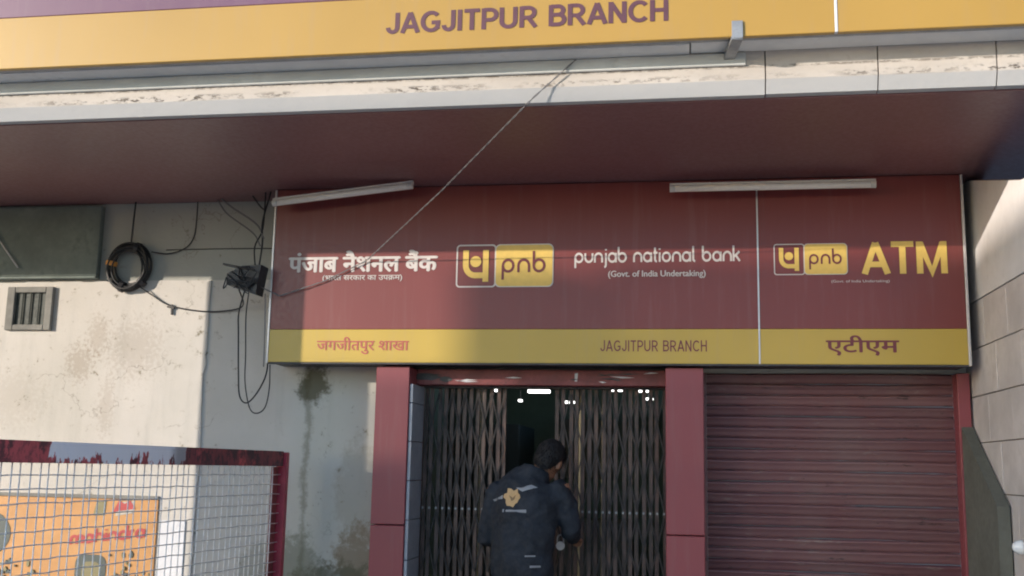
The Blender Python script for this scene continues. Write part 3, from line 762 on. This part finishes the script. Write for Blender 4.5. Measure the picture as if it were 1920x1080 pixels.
# twisted pair crossing in front of the sign
PATH = [Vector(p) for p in ((-.527, 4.925, 3.518), (-.735, 4.935, 3.335), (-1.36, 5.68, 3.075), (-2.015, 6.43, 2.828), (-2.29, 6.435, 2.70), (-2.58, 6.425, 2.605), (-2.70, 6.38, 2.66))]
fine_path = []
for a, c in zip(PATH[:-1], PATH[1:]):
    n_ = max(6, int((c - a).length * 45)); fine_path += [a.lerp(c, i / n_) for i in range(n_)]
fine_path.append(PATH[-1])
tw = MB()
for s_ in (0, math.pi):
    tw.tube([p + Vector((math.cos(i * 1.05 + s_) * .003, 0, math.sin(i * 1.05 + s_) * .003)) for i, p in enumerate(fine_path)], .0023, 5)
tag(tw.build('overhead_wire', 'wire_grey', None, True), 'grey twisted wire slanting from canopy edge across the sign to junction box', 'wire')

# ------------------------------------------------------------------ poster board on the left wall
po = empty('poster_board', (-4.2, W, 0), 'orange poster board with red lettering on the wall behind the mesh railing', 'poster')
PY = W - .022
part('board', 'poster', po, -5.9, -3.462, PY, W - .003, .10, 1.29, .003)
part('board_edge', 'vent_frame', po, -5.9, -3.462, PY - .006, W - .004, 1.292, 1.315, .002)
stroke_text('lettering', 'mahindra', LOW, 'poster_red', po, -4.07, -3.54, .985, 1.075, PY - .003, .019, .08, .12)
MB().prism_y([(-4.75 + .24 * math.cos(a), 1.04 + .17 * math.sin(a)) for a in [i * math.pi / 12 for i in range(24)]], PY - .003, PY - .001).build('picture', 'poster_dark', po)
MB().prism_y(rrect(-4.02, -3.80, .55, .925, .06), PY - .003, PY - .001).build('picture', 'poster_dark', po)
MB().prism_y(rrect(-3.97, -3.84, .60, .88, .04), PY - .005, PY - .0035).build('picture', 'poster_olive', po)
MB().prism_y([(-3.76, 1.18), (-3.64, 1.20), (-3.63, 1.28), (-3.75, 1.27)], PY - .003, PY - .001).build('picture', 'poster_pale', po)
MB().prism_y([(-3.92, 1.18), (-3.84, 1.18), (-3.83, 1.28), (-3.90, 1.28)], PY - .003, PY - .001).build('picture', 'poster_olive', po)
MB().prism_y([(-3.78, 1.205), (-3.62, 1.23), (-3.66, 1.283), (-3.70, 1.26), (-3.74, 1.283)], PY - .0045, PY - .0032).build('picture', 'poster_red', po)
pr_ = random.Random(2)
for i in range(40):
    x = pr_.choice([pr_.uniform(-3.78, -3.48), pr_.uniform(-4.7, -4.3)]); z = pr_.uniform(.72, .96) if x > -4 else pr_.uniform(.72, .86); r = pr_.uniform(.006, .018)
    MB().prism_y([(x + r * math.cos(a) * pr_.uniform(.6, 1.2), z + r * 1.4 * math.sin(a) * pr_.uniform(.6, 1.2)) for a in [k * .785 for k in range(8)]], PY - .0045 - i * .0002, PY - .001).build('picture', 'poster_dark' if i % 3 == 0 else 'poster_olive', po)
ws = part('wall_strip', 'white_sheet', None, -3.445, -3.262, W - .021, W - .013, .1, 1.16, .003); tag(ws, 'white painted strip of board on the wall right of the orange poster', 'board')

# ------------------------------------------------------------------ mesh railing
FA, FB = Vector((-2.86, 2.9, 0)), Vector((-2.505, 6.45, 0))
FD = (FB - FA).normalized()
rail = empty('mesh_railing', FB, 'wire mesh railing panel with peeling red, black and white top rail', 'railing')
def fp(s, z): p = FA + FD * s; return (p.x, p.y, z)
FL = (FB - FA).length
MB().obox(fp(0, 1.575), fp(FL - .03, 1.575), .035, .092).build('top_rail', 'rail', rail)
MB().obox(fp(0, .16), fp(FL - .03, .16), .035, .06).build('bottom_rail', 'rail', rail)
for s, w_ in ((FL, .066), (.0, .06)):
    p = FA + FD * s; MB().box(p.x - w_ / 2, p.x + w_ / 2, p.y - .025, p.y + .025, 0, 1.615, .004).build('post', 'post_red', rail)
p = FA + FD * (FL - .07)
MB().box(p.x - .028, p.x - .010, p.y - .03, p.y + .045, 0, 1.525, .002).build('angle_strip', 'lintel', rail)
nv = int((FL - .1) / .0585)
VM = MB()
d0 = MB().tube([(0, 0, .18), (0, 0, .85), (0, 0, 1.53)], .0030, 5).build('mesh_wire', 'mesh_wire', None, True); VME = d0.data; bpy.data.objects.remove(d0)
for i in range(nv):
    s = .05 + i * .0585; q = fp(s, 0)
    o = link_mesh('mesh_wire', VME, rail, (q[0] + (.0025 if i % 2 else -.0025), q[1], 0)); o.rotation_euler = (random.uniform(-.004, .004), random.uniform(-.003, .003), 0)
for j in range(23):
    z = .19 + j * .0585
    pts = [Vector(fp(.02 + (FL - .05) * k / 40, z + random.uniform(-.003, .003))) + Vector((.003 * (-1) ** k, 0, 0)) for k in range(41)]
    MB().tube(pts, .0030, 5).build('mesh_wire', 'mesh_wire', rail, True)

# ------------------------------------------------------------------ small lamp at the right edge
lp = empty('wall_lamp', (XR - .01, 5.85, 1.2), 'small round glossy white lamp on the tiled side wall at right edge', 'lamp')
MB().tube([(XR - .004, 5.85, 1.205), (XR - .02, 5.85, 1.205)], .025, 16).build('base', 'cap', lp)
MB().tube([(XR - .02 - .05 * math.sin(t), 5.85, 1.205) for t in [i * math.pi / 16 for i in range(9)]], [.036 * math.cos(i * math.pi / 16) + .001 for i in range(9)], 18).build('dome', 'white_gloss', lp, True)

# ------------------------------------------------------------------ person
def loft(mb, secs, n=20):
    """secs: (centre, rx, ry, axis_x) rings joined to a closed body; sections lie across the line of centres"""
    rings = []
    for i, (c, rx, ry, ax) in enumerate(secs):
        c = Vector(c); a = Vector(secs[max(0, i - 1)][0]); b = Vector(secs[min(len(secs) - 1, i + 1)][0])
        d = (b - a).normalized(); ax = Vector(ax); ax = (ax - d * ax.dot(d)).normalized(); ay = d.cross(ax)
        rings.append([c + ax * math.cos(t) * rx + ay * math.sin(t) * ry for t in [2 * math.pi * k / n for k in range(n)]])
    m = len(rings); fs = []
    for i in range(m - 1):
        for k in range(n): fs.append((i * n + k, i * n + (k + 1) % n, (i + 1) * n + (k + 1) % n, (i + 1) * n + k))
    fs += [tuple(range(n))[::-1], tuple((m - 1) * n + k for k in range(n))]
    mb.quad_mesh([v for r in rings for v in r], fs)
def ball(mb, c, rx, ry, rz, rot=None, n=14):
    c = Vector(c); rings = []
    vs, fs = [], []
    for i in range(n + 1):
        t = math.pi * i / n
        for k in range(n):
            a = 2 * math.pi * k / n
            v = Vector((rx * math.sin(t) * math.cos(a), ry * math.sin(t) * math.sin(a), rz * math.cos(t)))
            if rot: v = rot @ v
            vs.append(c + v)
    for i in range(n):
        for k in range(n): fs.append((i * n + k, i * n + (k + 1) % n, (i + 1) * n + (k + 1) % n, (i + 1) * n + k))
    mb.quad_mesh(vs, fs)
def fused(mb, name, mat, parent, voxel, smooth=4, disp=0.):
    o = mb.build(name, mat, None)
    r = o.modifiers.new('r', 'REMESH'); r.mode = 'VOXEL'; r.voxel_size = voxel; r.use_smooth_shade = True
    s = o.modifiers.new('s', 'SMOOTH'); s.iterations = smooth; s.factor = .5
    if disp:
        tx = bpy.data.textures.new(name, 'CLOUDS'); tx.noise_scale = .10; tx.noise_depth = 2
        d = o.modifiers.new('d', 'DISPLACE'); d.texture = tx; d.strength = disp; d.mid_level = .5; d.texture_coords = 'GLOBAL'
    bpy.context.view_layer.update()
    me = bpy.data.meshes.new_from_object(o.evaluated_get(bpy.context.evaluated_depsgraph_get()))
    bpy.data.objects.remove(o)
    off = base_of(parent)
    for v in me.vertices: v.co -= off
    me.materials.clear(); me.materials.append(M[mat])
    me.polygons.foreach_set('use_smooth', [True] * len(me.polygons))
    return link_mesh(name, me, parent)

PX = Vector((-.95, 6.36, 0))
man = empty('person', PX, 'person seen from behind in navy jacket with gold print, head bowed, at the gate', 'person')
fw = Vector((.22, .975, 0)).normalized(); rt = Vector((fw.y, -fw.x, 0))
def bp(r, f, z): v = PX + rt * r + fw * f; return Vector((v.x, v.y, z))
hip, chest, neck = bp(-.01, 0, .95), bp(.0, .02, 1.33), bp(.045, .05, 1.505)
Ls, Rs = bp(-.205, .02, 1.425), bp(.20, .05, 1.455)
Le, Lw = bp(-.255, .03, 1.135), bp(-.10, .24, 1.10)
Re, Rw = bp(.255, .08, 1.20), bp(.215, .245, 1.14)
head = bp(.105, .115, 1.60)
hrot = Matrix.Rotation(R(-13), 3, 'Z') @ Matrix.Rotation(R(-32), 3, 'X') @ Matrix.Rotation(R(14), 3, 'Y')
b = MB()
# trunk, neck, head with jaw, nose and ears
loft(b, [(hip + Vector((0, 0, -.10)), .15, .10, rt), (hip, .165, .115, rt), (hip.lerp(chest, .45), .145, .10, rt), (chest, .17, .115, rt), (chest.lerp(neck, .6), .15, .095, rt), (neck, .065, .06, rt)])
loft(b, [(neck + Vector((0, 0, -.04)), .066, .062, rt), (neck.lerp(head, .6), .055, .06, rt), (head, .05, .06, rt)], 14)
ball(b, head, .074, .095, .108, hrot)
ball(b, head + hrot @ Vector((0, .035, -.065)), .052, .058, .062, hrot)
ball(b, head + hrot @ Vector((0, .102, -.022)), .014, .022, .022, hrot, 8)
ball(b, head + hrot @ Vector((0, .088, -.062)), .026, .014, .009, hrot, 8)
for s in (-1, 1):
    ball(b, head + hrot @ Vector((s * .078, .0, -.02)), .010, .022, .034, hrot, 8)
    ball(b, head + hrot @ Vector((s * .03, .086, .004)), .012, .010, .008, hrot, 8)
def limb(mb, pts, n=14):
    secs = [(p, r, r2, rt) for p, r, r2 in pts]
    loft(mb, secs, n)
limb(b, [(Ls, .05, .05), (Ls.lerp(Le, .5), .045, .045), (Le, .038, .038), (Le.lerp(Lw, .4), .038, .036), (Lw, .026, .022)])
limb(b, [(Rs, .05, .05), (Rs.lerp(Re, .5), .045, .045), (Re, .038, .038), (Re.lerp(Rw, .4), .038, .036), (Rw, .026, .022)])
def hand(mb, w, d, up_):
    d = Vector(d).normalized(); up_ = Vector(up_); up_ = (up_ - d * up_.dot(d)).normalized(); sd = d.cross(up_)
    loft(mb, [(w - d * .02, .026, .02, sd), (w + d * .02, .034, .017, sd), (w + d * .06, .040, .015, sd), (w + d * .085, .038, .013, sd)], 12)
    for i, (o, L) in enumerate(((-.030, .060), (-.010, .072), (.010, .068), (.029, .054))):
        p0 = w + d * .078 + sd * o; p1 = p0 + d * L * .42 - up_ * .008; p2 = p1 + d * L * .22 - up_ * L * .38; p3 = p2 - d * L * .10 - up_ * L * .34
        mb.tube([p0, p1, p2, p3], [.0095, .009, .0083, .007], 8)
    t0 = w + d * .02 - sd * .03; t1 = t0 + d * .03 - sd * .024 - up_ * .010; t2 = t1 + d * .03 - sd * .004 - up_ * .016
    mb.tube([t0, t1, t2], [.013, .0105, .008], 8)
hand(b, Rw, (Rw - Re).lerp(fw, .5), Vector((.3, -.5, 1)))
hand(b, Lw, (Lw - Le).lerp(fw, .6), Vector((-.3, -.4, 1)))
Lh, Rh = bp(-.10, 0, .92), bp(.085, .0, .92); Lk, Rk = bp(-.115, .04, .49), bp(.105, .07, .49); La, Ra = bp(-.12, -.03, .09), bp(.115, .02, .09)
for a, k_, c in ((Lh, Lk, La), (Rh, Rk, Ra)):
    limb(b, [(a, .085, .085), (a.lerp(k_, .5), .072, .074), (k_, .055, .056), (k_.lerp(c, .35), .056, .058), (c, .038, .04)])
    loft(b, [(c + Vector((0, 0, -.02)) - fw * .06, .034, .03, rt), (c + Vector((0, 0, -.03)) + fw * .04, .042, .035, rt), (c + Vector((0, 0, -.055)) + fw * .14, .042, .022, rt)], 12)
body = fused(b, 'body', 'skin', man, .006, 3)
hr = MB()
ball(hr, head + hrot @ Vector((0, -.016, .022)), .083, .098, .102, hrot, 18)
ball(hr, head + hrot @ Vector((0, -.045, -.03)), .070, .060, .066, hrot, 14)
ball(hr, head + hrot @ Vector((0, .062, .082)), .058, .036, .032, hrot, 12)
hair = fused(hr, 'hair', 'hair', man, .006, 2, .012)
hoff = base_of(hair); st = MB(); sr = random.Random(4)
polys = list(hair.data.polygons)
for p_ in sr.sample(polys, min(1500, len(polys))):
    c = p_.center + hoff; nn = p_.normal
    d = (Vector((sr.uniform(-.4, .4), -.25, -.75)) + nn * .75).normalized(); w_ = d.cross(nn).normalized() * .0022; L_ = sr.uniform(.010, .024)
    st.quad_mesh([c - w_, c + w_, c + d * L_ * .6 + w_ * .6 - Vector((0, 0, .002)), c + d * L_ - Vector((0, 0, .006))], [(0, 1, 2), (0, 2, 3)])
st.build('hair_strands', 'hair', hair)['kind'] = 'stuff'
j = MB()
loft(j, [(bp(-.01, .0, .905), .172, .125, rt), (bp(-.01, 0, .95), .188, .138, rt), (bp(-.02, 0, 1.03), .192, .135, rt), (bp(-.015, -.005, 1.15), .19, .135, rt), (bp(.0, .0, 1.28), .205, .138, rt), (bp(.0, .015, 1.38), .212, .132, rt), (bp(.005, .03, 1.445), .185, .11, rt), (bp(.02, .04, 1.495), .12, .085, rt), (bp(.035, .045, 1.535), .078, .074, rt)], 26)
limb(j, [(Ls + rt * .05 + Vector((0, 0, .005)), .062, .066), (Ls + rt * .015 - Vector((0, 0, .035)), .076, .078), (Ls.lerp(Le, .5), .068, .07), (Le, .06, .062), (Le.lerp(Lw, .5), .055, .054), (Lw - (Lw - Le).normalized() * .02, .042, .04)])
limb(j, [(Rs - rt * .05 + Vector((0, 0, .005)), .062, .066), (Rs - rt * .015 - Vector((0, 0, .035)), .076, .078), (Rs.lerp(Re, .5), .068, .07), (Re, .060, .062), (Re.lerp(Rw, .5), .055, .054), (Rw - (Rw - Re).normalized() * .015, .042, .04)])
loft(j, [(bp(.035, .04, 1.515), .088, .082, rt), (bp(.045, .05, 1.555), .074, .07, rt)], 18)
jacket = fused(j, 'jacket', 'jacket', man, .009, 10, .04)
t = MB()
loft(t, [(bp(-.01, 0, .99), .168, .122, rt), (bp(-.01, 0, .90), .180, .132, rt), (bp(-.008, 0, .84), .176, .128, rt)], 22)
for a, k_, c in ((Lh, Lk, La), (Rh, Rk, Ra)):
    limb(t, [(a + Vector((0, 0, -.02)), .094, .105), (a.lerp(k_, .5), .084, .086), (k_, .070, .072), (k_.lerp(c, .5), .066, .068), (c + Vector((0, 0, -.02)), .062, .066)])
fused(t, 'trousers', 'jeans', man, .010, 3, .02)
for c in (La, Ra):
    s = MB(); loft(s, [(Vector((c.x, c.y, .045)) - fw * .085, .036, .042, rt), (Vector((c.x, c.y, .05)), .042, .048, rt), (Vector((c.x, c.y, .042)) + fw * .10, .048, .040, rt), (Vector((c.x, c.y, .032)) + fw * .19, .038, .028, rt)], 14)
    s.build('shoe', 'shoe', man, True)
# printed emblem on the jacket back, laid onto the cloth
jme = jacket.data; joff = base_of(jacket)
bvh = BVHTree.FromPolygons([(v.co + joff)[:] for v in jme.vertices], [tuple(p.vertices) for p in jme.polygons])
def on_back(poly, mat, name, lift):
    """small outline (across, up) fan-filled on the cloth"""
    vs = []
    cx = sum(p[0] for p in poly) / len(poly); cz = sum(p[1] for p in poly) / len(poly)
    pts = [(cx, cz)] + list(poly) + [((p[0] + cx) / 2, (p[1] + cz) / 2) for p in poly]
    for (x, z) in pts:
        hit = bvh.ray_cast(Vector((x, 5.6, z)), Vector((0, 1, 0)))
        y = hit[0].y if hit[0] else 6.25
        vs.append((x, y - lift, z))
    n = len(poly)
    mb = MB().quad_mesh(vs, [(0, n + 1 + i, n + 1 + (i + 1) % n) for i in range(n)] + [(n + 1 + i, 1 + i, 1 + (i + 1) % n, n + 1 + (i + 1) % n) for i in range(n)])
    return mb.build(name, mat, jacket)
ex, ez = -1.015, 1.378
star = []
er = random.Random(9)
for i in range(18):
    a = 2 * math.pi * i / 18; r = er.uniform(.040, .066)
    star.append((ex + r * math.cos(a), ez + r * math.sin(a) * .95))
on_back(star, 'print_gold', 'print', .004)
on_back([(ex - .020, ez + .012), (ex + .006, ez - .004), (ex + .022, ez + .016), (ex + .016, ez - .010), (ex - .002, ez - .020)], 'print_dark', 'print', .006)
on_back([(ex + .02, ez + .055), (ex + .11, ez + .075), (ex + .15, ez + .06), (ex + .09, ez + .045), (ex + .06, ez + .035)], 'print_grey', 'print', .004)
on_back([(ex - .06, ez - .01), (ex - .12, ez - .028), (ex - .13, ez - .018), (ex - .06, ez + .012)], 'print_grey', 'print', .004)
on_back([(ex - .055, ez - .085), (ex + .09, ez - .085), (ex + .09, ez - .066), (ex + .02, ez - .07), (ex - .055, ez - .068)], 'print_grey', 'print', .004)
on_back([(-.93, 1.045), (-.87, 1.047), (-.87, 1.055), (-.93, 1.054)], 'print_grey', 'print', .005)
on_back([(-.90, .985), (-.84, .987), (-.84, .998), (-.90, .998)], 'print_grey', 'print', .005)

# ------------------------------------------------------------------ houses across the street: their skyline shades the bank front
def house(x0, x1, z, y0, mat, label, wins):
    H = empty('opposite_house', ((x0 + x1) / 2, y0, 0), label, 'house')
    part('wall', mat, H, x0, x1, y0 - 3, y0, 0, z - .9)
    part('parapet', mat, H, x0, x1, y0 - .2, y0, z - .898, z)
    for i in range(wins):
        xc = x0 + (i + .5) * (x1 - x0) / wins
        for zz in (1.0, 4.0):
            if zz + 1.6 > z - 1: continue
            wd = part('window', 'glass', H, xc - .55, xc + .55, y0 + .001, y0 + .03, zz, zz + 1.4)
            part('sill', 'concrete', wd, xc - .65, xc + .65, y0 + .001, y0 + .12, zz - .09, zz - .005)
    return H
OY = -10.0
kx, kz = math.tan(SUN_AZ), math.tan(SUN_EL) / math.cos(SUN_AZ)
dx, dz = kx * (6.45 - OY), kz * (6.45 - OY)
hs = house(-2.6 - dx, 1.6 - dx, 1.60 + dz, OY, 'opp', 'cream two storey house across the street', 2)
part('shade_screen', 'opp', hs, -1.45 - dx, 1.6 - dx, OY - .19, OY - .01, 1.602 + dz, 2.14 + dz)  # unseen screen, added to keep sun off the front below the sign
def shade_bars(u0, u1, za, zb, pitch, w):  # unseen slats, added to thin the sunlight on sign and gate
    n = int((u1 - u0) / pitch)
    for i in range(n):
        x = u0 + i * pitch - dx
        part('shade_bar', 'opp', hs, x, x + w, OY - .12, OY - .08, za + dz, zb + dz)
shade_bars(-2.58, -1.46, 1.602, 2.16, .10, .018)
shade_bars(-.62, 1.58, 2.142, 2.86, .10, .040)
tw1 = part('shade_tank', 'opp', None, -1.70 - dx, -1.05 - dx, OY - .6, OY - .21, 1.60 + dz - .898, 2.86 + dz, .03); tag(tw1, 'unseen cream water tank added on the opposite roof to shade the sign', 'tank')  # added out of view to block the sun between the two pools
tw2 = part('shade_room', 'opp', None, .86 - dx, 1.6 - dx, OY - 2.0, OY - .21, 1.60 + dz - .898, 2.9 + dz); tag(tw2, 'unseen cream stair room added on the opposite roof to shade the sign end', 'house')  # added out of view to end the right sun pool
